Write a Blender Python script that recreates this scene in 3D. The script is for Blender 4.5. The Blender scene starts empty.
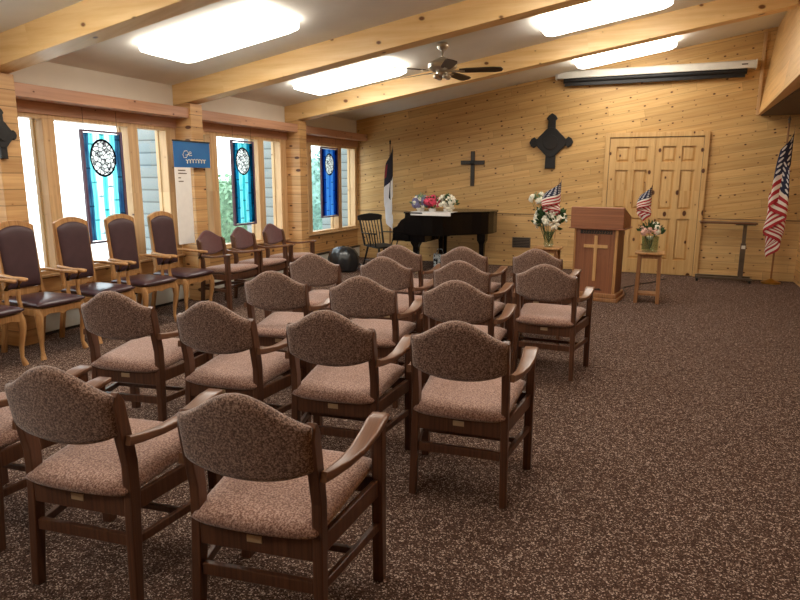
import bpy, bmesh, math, random
from math import sin, cos, pi, radians
from mathutils import Vector, Matrix
random.seed(7)
COL = bpy.context.scene.collection
XW, YE, XR = -5.51, 10.85, 1.84          # window wall, end wall, right wall
YB = -3.2                                 # back wall
ZC0, SL = 2.58, .16                       # ceiling height at the window wall and its slope
def zc(x): return ZC0 + SL * (x - XW)

# ------------------------------------------------------------------ helpers
class MB:
    def __init__(s): s.v = []; s.f = []; s.uv = None
    def add(s, vs, fs):
        o = len(s.v); s.v += [Vector(p) for p in vs]; s.f += [[i + o for i in f] for f in fs]; return s
    def box(s, x0, x1, y0, y1, z0, z1, M=None):
        vs = [Vector((x, y, z)) for z in (z0, z1) for y in (y0, y1) for x in (x0, x1)]
        if M: vs = [M @ p for p in vs]
        return s.add(vs, [[0,2,3,1],[4,5,7,6],[0,1,5,4],[2,6,7,3],[0,4,6,2],[1,3,7,5]])
    def loft(s, rings, closed=False, caps=True):
        n = len(rings[0]); vs = [p for r in rings for p in r]; fs = []
        m = len(rings)
        for i in range(m if closed else m - 1):
            a, b = i * n, ((i + 1) % m) * n
            for k in range(n):
                fs.append([a + k, a + (k + 1) % n, b + (k + 1) % n, b + k])
        if caps and not closed:
            fs.append(list(range(n))[::-1]); fs.append([(m - 1) * n + k for k in range(n)])
        return s.add(vs, fs)
    def tube(s, pts, r, n=8, sx=1, sy=1):
        pts = [Vector(p) for p in pts]; rings = []
        rr = r if isinstance(r, (list, tuple)) else [r] * len(pts)
        up = Vector((0, 0, 1))
        for i, p in enumerate(pts):
            d = (pts[min(i + 1, len(pts) - 1)] - pts[max(i - 1, 0)]).normalized()
            ref = up if abs(d.dot(up)) < .95 else Vector((0, 1, 0))
            a = d.cross(ref).normalized(); b = a.cross(d).normalized()
            rings.append([p + (a * cos(2 * pi * k / n) * sx + b * sin(2 * pi * k / n) * sy) * rr[i] for k in range(n)])
        return s.loft(rings)
    def flat(s, pts, hw, ht, n=10, e=.5):
        """board with a rounded section: half widths (sideways) and half thicknesses"""
        pts = [Vector(p) for p in pts]; rings = []
        for i, p in enumerate(pts):
            d = (pts[min(i + 1, len(pts) - 1)] - pts[max(i - 1, 0)]).normalized()
            a = d.cross(Vector((0, 0, 1))).normalized(); b = a.cross(d).normalized(); ring = []
            for k in range(n):
                c, q = cos(2 * pi * (k + .5) / n), sin(2 * pi * (k + .5) / n)
                ring.append(p + a * hw[i] * math.copysign(abs(c) ** e, c) + b * ht[i] * math.copysign(abs(q) ** e, q))
            rings.append(ring)
        return s.loft(rings)
    def lathe(s, prof, c=(0, 0, 0), n=20, sx=1, sy=1):
        c = Vector(c)
        return s.loft([[c + Vector((r * cos(2 * pi * k / n) * sx, r * sin(2 * pi * k / n) * sy, z)) for k in range(n)] for r, z in prof])
    def prism(s, poly, axis, a, b):
        """2D polygon extruded along axis ('x','y','z') from a to b"""
        f = {'x': lambda p, t: (t, p[0], p[1]), 'y': lambda p, t: (p[0], t, p[1]), 'z': lambda p, t: (p[0], p[1], t)}[axis]
        return s.loft([[Vector(f(p, a)) for p in poly], [Vector(f(p, b)) for p in poly]])
    def blob(s, c, r, n=8, m=6, jit=0):
        c = Vector(c); rx, ry, rz = r if isinstance(r, (tuple, list)) else (r, r, r)
        rings = []
        for i in range(m + 1):
            t = pi * (i + .02) / (m + .04)
            rings.append([c + Vector((rx * sin(t) * cos(2 * pi * k / n), ry * sin(t) * sin(2 * pi * k / n), -rz * cos(t))) * (1 + random.uniform(-jit, jit)) for k in range(n)])
        return s.loft(rings)
    def pillow(s, mid, nrm, th, nu=16, nv=12, p=5, q=.5):
        us = [sin(pi / 2 * (-1 + 2 * i / nu)) for i in range(nu + 1)]
        vs_ = [sin(pi / 2 * (-1 + 2 * j / nv)) for j in range(nv + 1)]
        idx = {}; V = []; F = []
        for side in (1, -1):
            for i, u in enumerate(us):
                for j, v in enumerate(vs_):
                    edge = i in (0, nu) or j in (0, nv)
                    if edge and side == -1: idx[(-1, i, j)] = idx[(1, i, j)]; continue
                    h = th / 2 * max(0, (1 - abs(u) ** p) * (1 - abs(v) ** p)) ** q
                    V.append(Vector(mid(u, v)) + Vector(nrm(u, v)) * h * side); idx[(side, i, j)] = len(V) - 1
        for i in range(nu):
            for j in range(nv):
                F.append([idx[(1, i, j)], idx[(1, i + 1, j)], idx[(1, i + 1, j + 1)], idx[(1, i, j + 1)]])
                F.append([idx[(-1, i, j)], idx[(-1, i, j + 1)], idx[(-1, i + 1, j + 1)], idx[(-1, i + 1, j)]])
        return s.add(V, F)
    def build(s, name, mat, parent=None, bevel=0, smooth=False, loc=None, seg=2):
        me = bpy.data.meshes.new(name)
        me.from_pydata([tuple(v) for v in s.v], [], s.f)
        bm = bmesh.new(); bm.from_mesh(me); bmesh.ops.recalc_face_normals(bm, faces=bm.faces); bm.to_mesh(me); bm.free()
        me.materials.append(mat)
        if smooth:
            for p in me.polygons: p.use_smooth = True
            if smooth == 'auto':
                me.set_sharp_from_angle(angle=radians(45))
        o = bpy.data.objects.new(name, me); COL.objects.link(o)
        if parent: o.parent = parent
        if loc: o.location = loc
        if bevel:
            m = o.modifiers.new('bevel', 'BEVEL'); m.width = bevel; m.segments = seg; m.limit_method = 'ANGLE'
            m.angle_limit = radians(50)
        return o

def thing(name, label, cat, loc=(0, 0, 0), rz=0, group=None):
    o = bpy.data.objects.new(name, None); COL.objects.link(o); o.empty_display_size = .1
    o.location = loc; o.rotation_euler = (0, 0, rz); o['label'] = label; o['category'] = cat
    if group: o['group'] = group
    return o
def tag(o, label, cat, group=None, kind=None):
    o['label'] = label; o['category'] = cat
    if group: o['group'] = group
    if kind: o['kind'] = kind
    return o
def struct(o): o['kind'] = 'structure'; return o
def sempty(name):
    o = bpy.data.objects.new(name, None); COL.objects.link(o); o['kind'] = 'structure'; return o
def dup(root, loc, rz, label, group=None):
    r = root.copy(); COL.objects.link(r); r.location = loc; r.rotation_euler = (0, 0, rz); r['label'] = label
    if group: r['group'] = group
    for ch in list(root.children):
        c = ch.copy(); COL.objects.link(c); c.parent = r
        for g in ch.children:
            d = g.copy(); COL.objects.link(d); d.parent = c
    return r

# ------------------------------------------------------------------ materials
def srgb(c):
    return tuple(((x / 255) / 12.92 if x / 255 <= .04045 else ((x / 255 + .055) / 1.055) ** 2.4) for x in c) + (1,)
class NT:
    def __init__(s, name):
        s.m = bpy.data.materials.new(name); s.m.use_nodes = True; s.t = s.m.node_tree; s.t.nodes.clear()
        s.out = s.n('ShaderNodeOutputMaterial')
    def n(s, t, **k):
        o = s.t.nodes.new(t)
        for a, b in k.items(): setattr(o, a, b)
        return o
    def l(s, a, b): s.t.links.new(a, b)
    def val(s, sock, v):
        if isinstance(v, bpy.types.NodeSocket): s.l(v, sock)
        else: sock.default_value = v
    def math(s, op, a, b=0, c=0):
        o = s.n('ShaderNodeMath', operation=op); s.val(o.inputs[0], a); s.val(o.inputs[1], b)
        if op in ('COMPARE', 'MULTIPLY_ADD', 'SMOOTH_MIN'): s.val(o.inputs[2], c)
        return o.outputs[0]
    def dot(s, v, w):
        o = s.n('ShaderNodeVectorMath', operation='DOT_PRODUCT'); s.l(v, o.inputs[0]); o.inputs[1].default_value = w; return o.outputs['Value']
    def comb(s, x, y, z=0):
        o = s.n('ShaderNodeCombineXYZ'); s.val(o.inputs[0], x); s.val(o.inputs[1], y); s.val(o.inputs[2], z); return o.outputs[0]
    def noise(s, vec, scale, detail=3, rough=.5):
        o = s.n('ShaderNodeTexNoise'); s.l(vec, o.inputs['Vector']); o.inputs['Scale'].default_value = scale
        o.inputs['Detail'].default_value = detail; o.inputs['Roughness'].default_value = rough; return o.outputs[0]
    def ramp(s, fac, stops, interp='LINEAR'):
        o = s.n('ShaderNodeValToRGB'); s.l(fac, o.inputs[0]); r = o.color_ramp; r.interpolation = interp
        while len(r.elements) < len(stops): r.elements.new(.5)
        for e, (p, c) in zip(r.elements, stops): e.position = p; e.color = c
        return o.outputs[0]
    def mix(s, fac, a, b, mode='MIX'):
        o = s.n('ShaderNodeMix', data_type='RGBA', blend_type=mode)
        s.val(o.inputs['Factor'], fac); s.val(o.inputs['A'], a) if False else None
        ins = [i for i in o.inputs if i.type == 'RGBA']; s.val(ins[0], a); s.val(ins[1], b)
        return [q for q in o.outputs if q.type == 'RGBA'][0]
    def obj(s): return s.n('ShaderNodeTexCoord').outputs['Object']
    def princ(s, col, rough=.5, bump=None, bstr=.3, bdist=.005, spec=.5, metal=0, **kw):
        o = s.n('ShaderNodeBsdfPrincipled'); s.val(o.inputs['Base Color'], col); s.val(o.inputs['Roughness'], rough)
        o.inputs['Specular IOR Level'].default_value = spec; o.inputs['Metallic'].default_value = metal
        for k, v in kw.items(): s.val(o.inputs[k.replace('_', ' ')], v)
        if bump is not None:
            b = s.n('ShaderNodeBump'); b.inputs['Strength'].default_value = bstr; b.inputs['Distance'].default_value = bdist
            s.l(bump, b.inputs['Height']); s.l(b.outputs[0], o.inputs['Normal'])
        s.l(o.outputs[0], s.out.inputs[0]); return s.m

def plain(name, c, rough=.5, metal=0, var=.12, scale=14, spec=.5, **kw):
    t = NT(name); o = t.obj(); n = t.noise(o, scale, 3)
    c0 = srgb(c); a = tuple(x * (1 - var) for x in c0[:3]) + (1,); b = tuple(min(1, x * (1 + var)) for x in c0[:3]) + (1,)
    return t.princ(t.ramp(n, [(.3, a), (.7, b)]), rough, metal=metal, spec=spec, **kw)

def pine(name, u, v, board=.0, light=(214,178,122), dark=(176,130,76), knot=(84,48,26), groove=.35, kd=1.0, rough=.45, grain=1.0, gw=.05, kscale=1.0, spec=.4):
    """knotty pine; u runs along the board, v across it. board=0 gives one piece without grooves."""
    t = NT(name); o = t.obj(); U = t.dot(o, u); V = t.dot(o, v)
    if board:
        q = t.math('DIVIDE', V, board); idx = t.math('FLOOR', q); fr = t.math('SUBTRACT', q, idx)
    else:
        idx = 0.0; fr = 0.5
    wn = t.n('ShaderNodeTexWhiteNoise', noise_dimensions='1D'); t.val(wn.inputs['W'], idx if board else 3.3)
    rnd = wn.outputs['Value']
    seg = t.math('FLOOR', t.math('ADD', t.math('DIVIDE', U, 1.9), t.math('MULTIPLY', rnd, 7.3)))
    wn2 = t.n('ShaderNodeTexWhiteNoise', noise_dimensions='2D'); t.l(t.comb(idx, seg), wn2.inputs['Vector']); r2 = wn2.outputs['Value']
    gv = t.comb(t.math('MULTIPLY', U, 1.2), t.math('MULTIPLY', V, 26 * grain), t.math('MULTIPLY', r2, 9))
    g = t.noise(gv, 1.0, 4, .6)
    base = t.ramp(g, [(.3, srgb(dark)), (.62, srgb(light))])
    if board:
        tint = t.ramp(r2, [(0, (.80, .77, .72, 1)), (1, (1.06, 1.04, 1.02, 1))])
        base = t.mix(1.0, base, tint, 'MULTIPLY')
    big = t.noise(t.comb(t.math('MULTIPLY', U, .5), V), 1.1, 2)
    base = t.mix(t.math('MULTIPLY', big, .35), base, srgb(dark))
    # knots
    kv = t.comb(t.math('MULTIPLY', U, 3.6 * kscale), t.math('MULTIPLY', V, 5.6 * kscale), 0)
    vo = t.n('ShaderNodeTexVoronoi', voronoi_dimensions='2D'); t.l(kv, vo.inputs['Vector']); vo.inputs['Scale'].default_value = 1.0
    d = vo.outputs['Distance']; hue = t.n('ShaderNodeSeparateColor'); t.l(vo.outputs['Color'], hue.inputs[0])
    rad = t.math('MULTIPLY', hue.outputs[0], .15 * kd)
    km = t.math('SUBTRACT', rad, d)
    kf = t.ramp(t.math('ADD', t.math('MULTIPLY', km, 9), .35), [(.22, (0, 0, 0, 1)), (.55, (1, 1, 1, 1))])
    halo = t.ramp(t.math('ADD', t.math('MULTIPLY', km, 3), .45), [(.1, (0, 0, 0, 1)), (.6, (.6, .6, .6, 1))])
    sepk = t.n('ShaderNodeSeparateColor'); t.l(kf, sepk.inputs[0]); seph = t.n('ShaderNodeSeparateColor'); t.l(halo, seph.inputs[0])
    base = t.mix(seph.outputs[0], base, srgb(dark)); base = t.mix(sepk.outputs[0], base, srgb(knot))
    bump = None
    if board:
        e = t.math('ABSOLUTE', t.math('SUBTRACT', fr, .5)); gm = t.math('GREATER_THAN', e, .5 - gw)
        endj = t.math('LESS_THAN', t.math('FRACT', t.math('ADD', t.math('DIVIDE', U, 1.9), t.math('MULTIPLY', rnd, 7.3))), .003)
        gm = t.math('MAXIMUM', gm, endj)
        base = t.mix(t.math('MULTIPLY', gm, groove), base, srgb((62, 38, 18)))
        bump = t.math('SUBTRACT', 1, gm)
    return t.princ(base, rough, bump=bump, bstr=.4, bdist=.004, spec=spec)

def fabric(name, c_dark, c_mid, c_light, scale=150, rough=.95):
    t = NT(name); o = t.obj(); n = t.noise(o, scale, 2, .7); n2 = t.noise(o, 9, 2)
    vo = t.n('ShaderNodeTexVoronoi'); t.l(o, vo.inputs['Vector']); vo.inputs['Scale'].default_value = scale * .8
    c = t.ramp(n, [(.38, srgb(c_dark)), (.5, srgb(c_mid)), (.62, srgb(c_light))])
    c = t.mix(t.math('MULTIPLY', n2, .3), c, srgb(c_mid))
    return t.princ(c, rough, bump=n, bstr=.5, bdist=.003, spec=.2, Sheen_Weight=.35, Sheen_Roughness=.5)

def carpet():
    t = NT('carpet_pile'); o = t.obj()
    vo = t.n('ShaderNodeTexVoronoi'); t.l(o, vo.inputs['Vector']); vo.inputs['Scale'].default_value = 200
    sp = t.n('ShaderNodeSeparateColor'); t.l(vo.outputs['Color'], sp.inputs[0])
    n2 = t.noise(o, 28, 2, .6); n3 = t.noise(o, .8, 3)
    s = t.math('ADD', t.math('MULTIPLY', sp.outputs[0], .8), t.math('MULTIPLY', n2, .4))
    c = t.ramp(s, [(.25, srgb((46, 31, 25))), (.55, srgb((74, 54, 44))), (.84, srgb((98, 76, 64))), (.98, srgb((192, 170, 156)))])
    c = t.mix(t.math('MULTIPLY', n3, .22), c, srgb((84, 60, 50)))
    return t.princ(c, 1.0, bump=sp.outputs[0], bstr=.3, bdist=.004, spec=.1)

M = {}
cs, sn = cos(math.atan(.16)), sin(math.atan(.16))
M['wall_slant'] = pine('knotty_pine_wall_boards', (cs, 0, sn), (-sn, 0, cs), .125, light=(220,184,124), dark=(196,154,96), knot=(84,50,30), kd=.68, kscale=1.45, groove=.27, gw=.035)
M['wall_flat'] = pine('knotty_pine_wainscot', (1, 0, 0), (0, 0, 1), .125, light=(220,186,130), dark=(196,156,102), kd=.66, kscale=1.4, groove=.27, gw=.035)
M['wall_y'] = pine('knotty_pine_window_wall', (0, 1, 0), (.2, 0, 1), .14, light=(212,168,112), dark=(182,132,80), kd=.9, groove=.5, gw=.035)
M['post'] = pine('log_course_pine', (.7, .7, 0), (0, 0, 1), .14, light=(222,182,128), dark=(190,142,92), kd=.9, groove=.5, gw=.03)
M['beam'] = pine('pine_beam', (1, 0, .157), (0, .8, 1), 0, light=(240,206,150), dark=(222,180,118), knot=(120,76,40), kd=.55, rough=.35, kscale=.62, grain=.7)
M['header'] = pine('reddish_pine_header', (0, 1, 0), (.5, 0, 1), 0, light=(196,150,120), dark=(168,122,96), kd=.4)
M['mullion'] = pine('window_oak_trim', (0, 0, 1), (.4, 1, 0), 0, light=(214,178,132), dark=(184,144,100), kd=.3)
M['door'] = pine('pine_door', (0, 0, 1), (1, .3, 0), 0, light=(214,178,122), dark=(190,148,92), kd=1.0, kscale=.8)
M['soffit'] = pine('pine_soffit_panel', (0, 1, 0), (.2, 0, 1), .30, light=(228,186,126), dark=(204,158,98), kd=.3, groove=.2, gw=.01)
M['lectern'] = pine('reddish_oak_veneer', (0, 0, 1), (1, .6, 0), 0, light=(150,98,66), dark=(118,70,46), kd=0, grain=3, spec=.5)
M['lectern_h'] = pine('reddish_oak_veneer_horizontal', (1, .3, 0), (0, .5, 1), 0, light=(156,104,72), dark=(124,76,52), kd=0, grain=3)
M['oak'] = pine('light_oak', (0, .3, 1), (1, .6, 0), 0, light=(196,150,98), dark=(150,104,60), kd=0, grain=2.5)
M['oak_mid'] = pine('medium_oak', (0, .3, 1), (1, .6, 0), 0, light=(162,116,76), dark=(124,82,50), kd=0, grain=2.5)
M['crossoak'] = pine('pale_oak', (0, 0, 1), (1, 0, 0), 0, light=(208,166,112), dark=(184,138,88), kd=0, grain=2.5)
M['walnut'] = pine('brown_stained_beech', (0, .3, 1), (1, .7, 0), 0, light=(106,70,50), dark=(68,42,30), kd=0, rough=.32, grain=3, spec=.5)
M['walnut_arm'] = pine('brown_stained_armrest', (0, 1, 0), (1, 0, .5), 0, light=(126,88,64), dark=(92,60,42), kd=0, rough=.28, grain=3, spec=.5)
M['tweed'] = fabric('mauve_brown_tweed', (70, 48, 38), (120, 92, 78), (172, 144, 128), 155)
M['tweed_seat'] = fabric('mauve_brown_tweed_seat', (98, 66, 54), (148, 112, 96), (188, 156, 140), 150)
M['burgundy'] = fabric('burgundy_plain_cloth', (70, 40, 40), (92, 54, 54), (108, 68, 66), 160)
M['vinyl'] = plain('dark_plum_vinyl', (62, 38, 44), .32, var=.1, spec=.6)
M['vinyl_back'] = plain('dark_plum_vinyl_back', (66, 44, 48), .5, var=.1, spec=.4)
M['carpet'] = carpet()
M['ceiling'] = plain('ceiling_paint', (230, 226, 216), .9, var=.04, scale=3)
M['white_wall'] = plain('upper_wall_paint', (226, 218, 204), .9, var=.03, scale=3)
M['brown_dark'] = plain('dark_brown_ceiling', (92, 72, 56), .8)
M['black'] = plain('black_lacquer', (7, 7, 8), .22, var=.3, spec=.3)
M['blackmatte'] = plain('black_iron', (13, 12, 13), .55, var=.3)
M['bronze'] = plain('dark_bronze', (44, 36, 28), .45, var=.3, scale=40)
M['white'] = plain('white_enamel', (226, 224, 214), .45, var=.04)
M['heater'] = plain('cream_heater_enamel', (208, 208, 198), .5, var=.04)
M['heater_dark'] = plain('dark_heater_grille', (44, 40, 38), .6)
M['nickel'] = plain('brushed_nickel', (196, 190, 178), .34, metal=.9, var=.1)
M['darkblade'] = pine('dark_walnut_blade', (1, 0, 0), (0, 1, 0), 0, light=(70,48,34), dark=(48,32,24), kd=0)
M['brass'] = plain('brass_plate', (186, 160, 126), .45, metal=.2)
M['steel'] = plain('grey_steel', (122, 112, 100), .35, metal=.8)
M['laminate'] = plain('brown_laminate', (92, 60, 42), .35)
M['siding_base'] = None
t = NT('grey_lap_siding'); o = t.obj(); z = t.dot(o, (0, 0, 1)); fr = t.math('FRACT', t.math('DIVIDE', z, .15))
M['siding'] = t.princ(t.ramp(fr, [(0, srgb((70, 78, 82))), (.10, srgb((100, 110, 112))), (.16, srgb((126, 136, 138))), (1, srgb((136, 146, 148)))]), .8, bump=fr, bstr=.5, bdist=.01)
M['concrete'] = plain('pale_concrete', (226, 226, 222), .9, var=.05, scale=3)
M['leaf'] = plain('leaf_green', (52, 84, 44), .6, var=.5, scale=30)
M['leaf_pale'] = plain('pale_green_leaf', (120, 150, 110), .6, var=.4, scale=20)
M['bush'] = plain('outdoor_foliage', (132, 162, 132), .8, var=.4, scale=12)
M['bush2'] = plain('outdoor_foliage_blue_green', (124, 160, 150), .8, var=.4, scale=12)
M['trunk'] = plain('bark', (90, 70, 52), .9)
M['petal_white'] = plain('white_petal', (236, 232, 214), .6, var=.06)
M['petal_pink'] = plain('pink_petal', (206, 60, 92), .6, var=.25, scale=30)
M['petal_violet'] = plain('dusty_violet_petal', (112, 108, 142), .6, var=.25, scale=30)
M['petal_peach'] = plain('peach_petal', (226, 178, 160), .6, var=.1)
M['yellow'] = plain('yellow_centre', (214, 170, 60), .6)
M['lace'] = plain('white_lace', (220, 218, 216), .9, var=.06, scale=60)
M['gold'] = plain('gold_finial', (200, 160, 80), .3, metal=1)
M['pole'] = pine('flag_pole_wood', (0, 0, 1), (1, 0, 0), 0, light=(150,104,62), dark=(120,80,46), kd=0)
t = NT('black_white_pattern'); o = t.obj(); n = t.noise(o, 26, 2)
M['pattern'] = t.princ(t.ramp(n, [(.44, srgb((18, 20, 24))), (.47, srgb((190, 200, 204)))], 'LINEAR'), .9)
def glassmat(name, tint=(1, 1, 1, 1), fac=.06):
    t = NT(name); a = t.n('ShaderNodeBsdfTransparent'); a.inputs[0].default_value = tint
    b = t.n('ShaderNodeBsdfGlossy'); b.inputs['Roughness'].default_value = .05; m = t.n('ShaderNodeMixShader'); m.inputs[0].default_value = fac
    t.l(a.outputs[0], m.inputs[1]); t.l(b.outputs[0], m.inputs[2]); t.l(m.outputs[0], t.out.inputs[0]); return t.m
M['glass'] = glassmat('window_glass', (.97, .99, .98, 1))
M['vase_glass'] = glassmat('green_tinted_glass', (.80, .90, .84, 1), .16)
t = NT('light_diffuser'); e = t.n('ShaderNodeEmission'); e.inputs[0].default_value = (1, .93, .82, 1); e.inputs[1].default_value = 11.0
t.l(e.outputs[0], t.out.inputs[0]); M['diffuser'] = t.m

# stained glass : x = local width coordinate, z = height, panel centre at the origin
def stained(name, c1, c2, c3, edge, w, h, mz, mr):
    t = NT(name); o = t.obj(); y = t.dot(o, (0, 1, 0)); z = t.dot(o, (0, 0, 1))
    u = t.math('ADD', t.math('DIVIDE', y, w), .5)
    wob = t.noise(t.comb(t.math('MULTIPLY', y, 6), t.math('MULTIPLY', z, 2.2)), 1, 2)
    uu = t.math('ADD', u, t.math('MULTIPLY', t.math('SUBTRACT', wob, .5), .10))
    S = [(0, edge), (.13, edge), (.15, c1), (.26, c1), (.28, c3), (.42, c3), (.44, c2), (.56, c2), (.58, c3), (.70, c3), (.72, c1), (.84, c1), (.86, edge), (1, edge)]
    col = t.ramp(uu, [(p, srgb(c)) for p, c in S])
    col = t.mix(t.math('MULTIPLY', t.noise(o, 7, 3), .5), col, srgb(c1))
    # lead lines
    lead = t.math('LESS_THAN', t.math('ABSOLUTE', t.math('SUBTRACT', t.math('FRACT', t.math('ADD', t.math('MULTIPLY', z, 2.6), t.math('MULTIPLY', t.math('FLOOR', t.math('MULTIPLY', uu, 7)), .37))), .5)), .022)
    vl = t.math('LESS_THAN', t.math('ABSOLUTE', t.math('SUBTRACT', t.math('FRACT', t.math('MULTIPLY', uu, 7)), .5)), .05)
    col = t.mix(t.math('MULTIPLY', t.math('MAXIMUM', lead, vl), .6), col, srgb((20, 40, 54)))
    zz = t.math('SUBTRACT', z, mz)
    r = t.math('SQRT', t.math('ADD', t.math('POWER', y, 2), t.math('POWER', t.math('MULTIPLY', zz, .85), 2)))
    inside = t.math('LESS_THAN', r, mr)
    vo = t.n('ShaderNodeTexVoronoi', feature='DISTANCE_TO_EDGE'); t.l(o, vo.inputs['Vector']); vo.inputs['Scale'].default_value = 23
    white = t.ramp(vo.outputs[0], [(.04, srgb((60, 54, 60))), (.12, srgb((236, 236, 232)))])
    col = t.mix(inside, col, white)
    ring = t.math('LESS_THAN', t.math('ABSOLUTE', t.math('SUBTRACT', r, mr)), .009)
    col = t.mix(ring, col, srgb((34, 30, 36)))
    a = t.n('ShaderNodeBsdfTransparent'); t.l(col, a.inputs[0]); b = t.n('ShaderNodeBsdfTranslucent'); t.l(col, b.inputs[0])
    m = t.n('ShaderNodeMixShader'); m.inputs[0].default_value = .55; t.l(a.outputs[0], m.inputs[1]); t.l(b.outputs[0], m.inputs[2])
    t.l(m.outputs[0], t.out.inputs[0]); return t.m

# flags use their own UV map: u along the fly, v down the hoist
def flagmat(name, usa=True):
    t = NT(name); uv = t.n('ShaderNodeUVMap').outputs[0]; u = t.dot(uv, (1, 0, 0)); v = t.dot(uv, (0, 1, 0))
    if usa:
        par = t.math('MODULO', t.math('FLOOR', t.math('MULTIPLY', v, 13)), 2)
        col = t.mix(par, srgb((168, 34, 44)), srgb((232, 224, 214)))
        gx = t.math('SUBTRACT', t.math('FRACT', t.math('MULTIPLY', u, 15)), .5); gy = t.math('SUBTRACT', t.math('FRACT', t.math('MULTIPLY', v, 10)), .5)
        star = t.math('LESS_THAN', t.math('ADD', t.math('POWER', gx, 2), t.math('POWER', gy, 2)), .075)
        can = t.mix(star, srgb((26, 32, 64)), srgb((220, 220, 224)))
        inc = t.math('MULTIPLY', t.math('LESS_THAN', u, .4), t.math('LESS_THAN', v, 7 / 13))
    else:
        col = srgb((232, 236, 242)); can = srgb((22, 24, 44))
        cr = t.math('MULTIPLY', t.math('LESS_THAN', t.math('ABSOLUTE', t.math('SUBTRACT', u, .2)), .02), t.math('LESS_THAN', t.math('ABSOLUTE', t.math('SUBTRACT', v, .25)), .16))
        can = t.mix(cr, can, srgb((140, 30, 40)))
        inc = t.math('MULTIPLY', t.math('LESS_THAN', u, .45), t.math('LESS_THAN', v, .6))
    col = t.mix(inc, col, can)
    b = t.n('ShaderNodeBsdfPrincipled'); t.l(col, b.inputs['Base Color']); b.inputs['Roughness'].default_value = .7
    t.l(b.outputs[0], t.out.inputs[0]); return t.m
M['usflag'] = flagmat('stars_and_stripes_cloth'); M['cflag'] = flagmat('white_flag_cloth', False)

# ------------------------------------------------------------------ the room
struct(MB().box(XW - .1, XR + .1, YB, YE + .1, -.1, 0).build('floor', M['carpet']))
# end wall: slanted boards above, horizontal boards below z .92; the lower edge is a thin seam
XS = 1.16
eb = MB().prism([(XW - .2, .92), (XR + .15, .92), (XR + .15, 3.95), (XW - .2, zc(XW - .2) + .1)], 'y', YE, YE + .15)
wl = struct(eb.build('wall_end', M['wall_slant']))
struct(MB().box(XW - .2, XR + .15, YE, YE + .15, -.05, .92).build('wall_end_lower', M['wall_flat']))
struct(MB().box(XW, -1.07, YE - .006, YE, .905, .915).box(.53, XR, YE - .006, YE, .905, .915).build('trim_seam', M['brown_dark']))
struct(MB().box(XW, -1.07, YE - .018, YE, 0, .09).box(.53, XR, YE - .018, YE, 0, .09).build('baseboard_end', M['wall_flat'], bevel=.004))
struct(MB().box(XR, XR + .12, YB, YE, 0, 2.45).build('wall_right', M['wall_y']))
struct(MB().prism([(XW - .2, 0), (XR + .15, 0), (XR + .15, 3.95), (XW - .2, zc(XW) + .1)], 'y', YB - .12, YB).build('wall_back', M['wall_flat']))
# sloped ceiling, dropped soffit and low ceiling behind it
xe = 1.5
struct(MB().prism([(XW - .3, zc(XW - .3)), (xe, zc(xe)), (xe, zc(xe) + .12), (XW - .3, zc(XW - .3) + .12)], 'y', YB, YE).build('ceiling', M['ceiling']))
sof = MB()
def sx(y, top): return (1.135 if not top else 1.30) - (YE - y) * .030
sof.loft([[Vector((sx(y, 0), y, 2.45)), Vector((XR + .1, y, 2.45)), Vector((XR + .1, y, 3.98)), Vector((sx(y, 1), y, 3.98))] for y in (YB, YE)])
struct(sof.build('wall_soffit', M['soffit']))
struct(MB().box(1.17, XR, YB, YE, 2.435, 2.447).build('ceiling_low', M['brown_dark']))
struct(MB().box(1.10, 1.14, YE - .03, YE, 2.45, 3.6).build('trim_soffit_corner', M['mullion'], bevel=.004))

PY = [-3.48 + 2.38 * k for k in range(6)] # -3.48 ... 8.42
PY = [-1.10, 1.28, 3.66, 6.04, 8.42]
n = 0
for k, y in enumerate(PY):
    b = MB().prism([(XW, 2.345), (1.15, 2.345 + .157 * (1.15 - XW)), (1.15, zc(1.15) + .01), (XW, zc(XW) + .01)], 'y', y, y + .20)
    struct(b.build('trim_%d' % (k + 1), M['beam'], bevel=.006))
    struct(MB().box(XW, -5.255, y, y + .205, 0, 2.37).build('trim_%d' % (k + 6), M['post'], bevel=.004))
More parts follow.
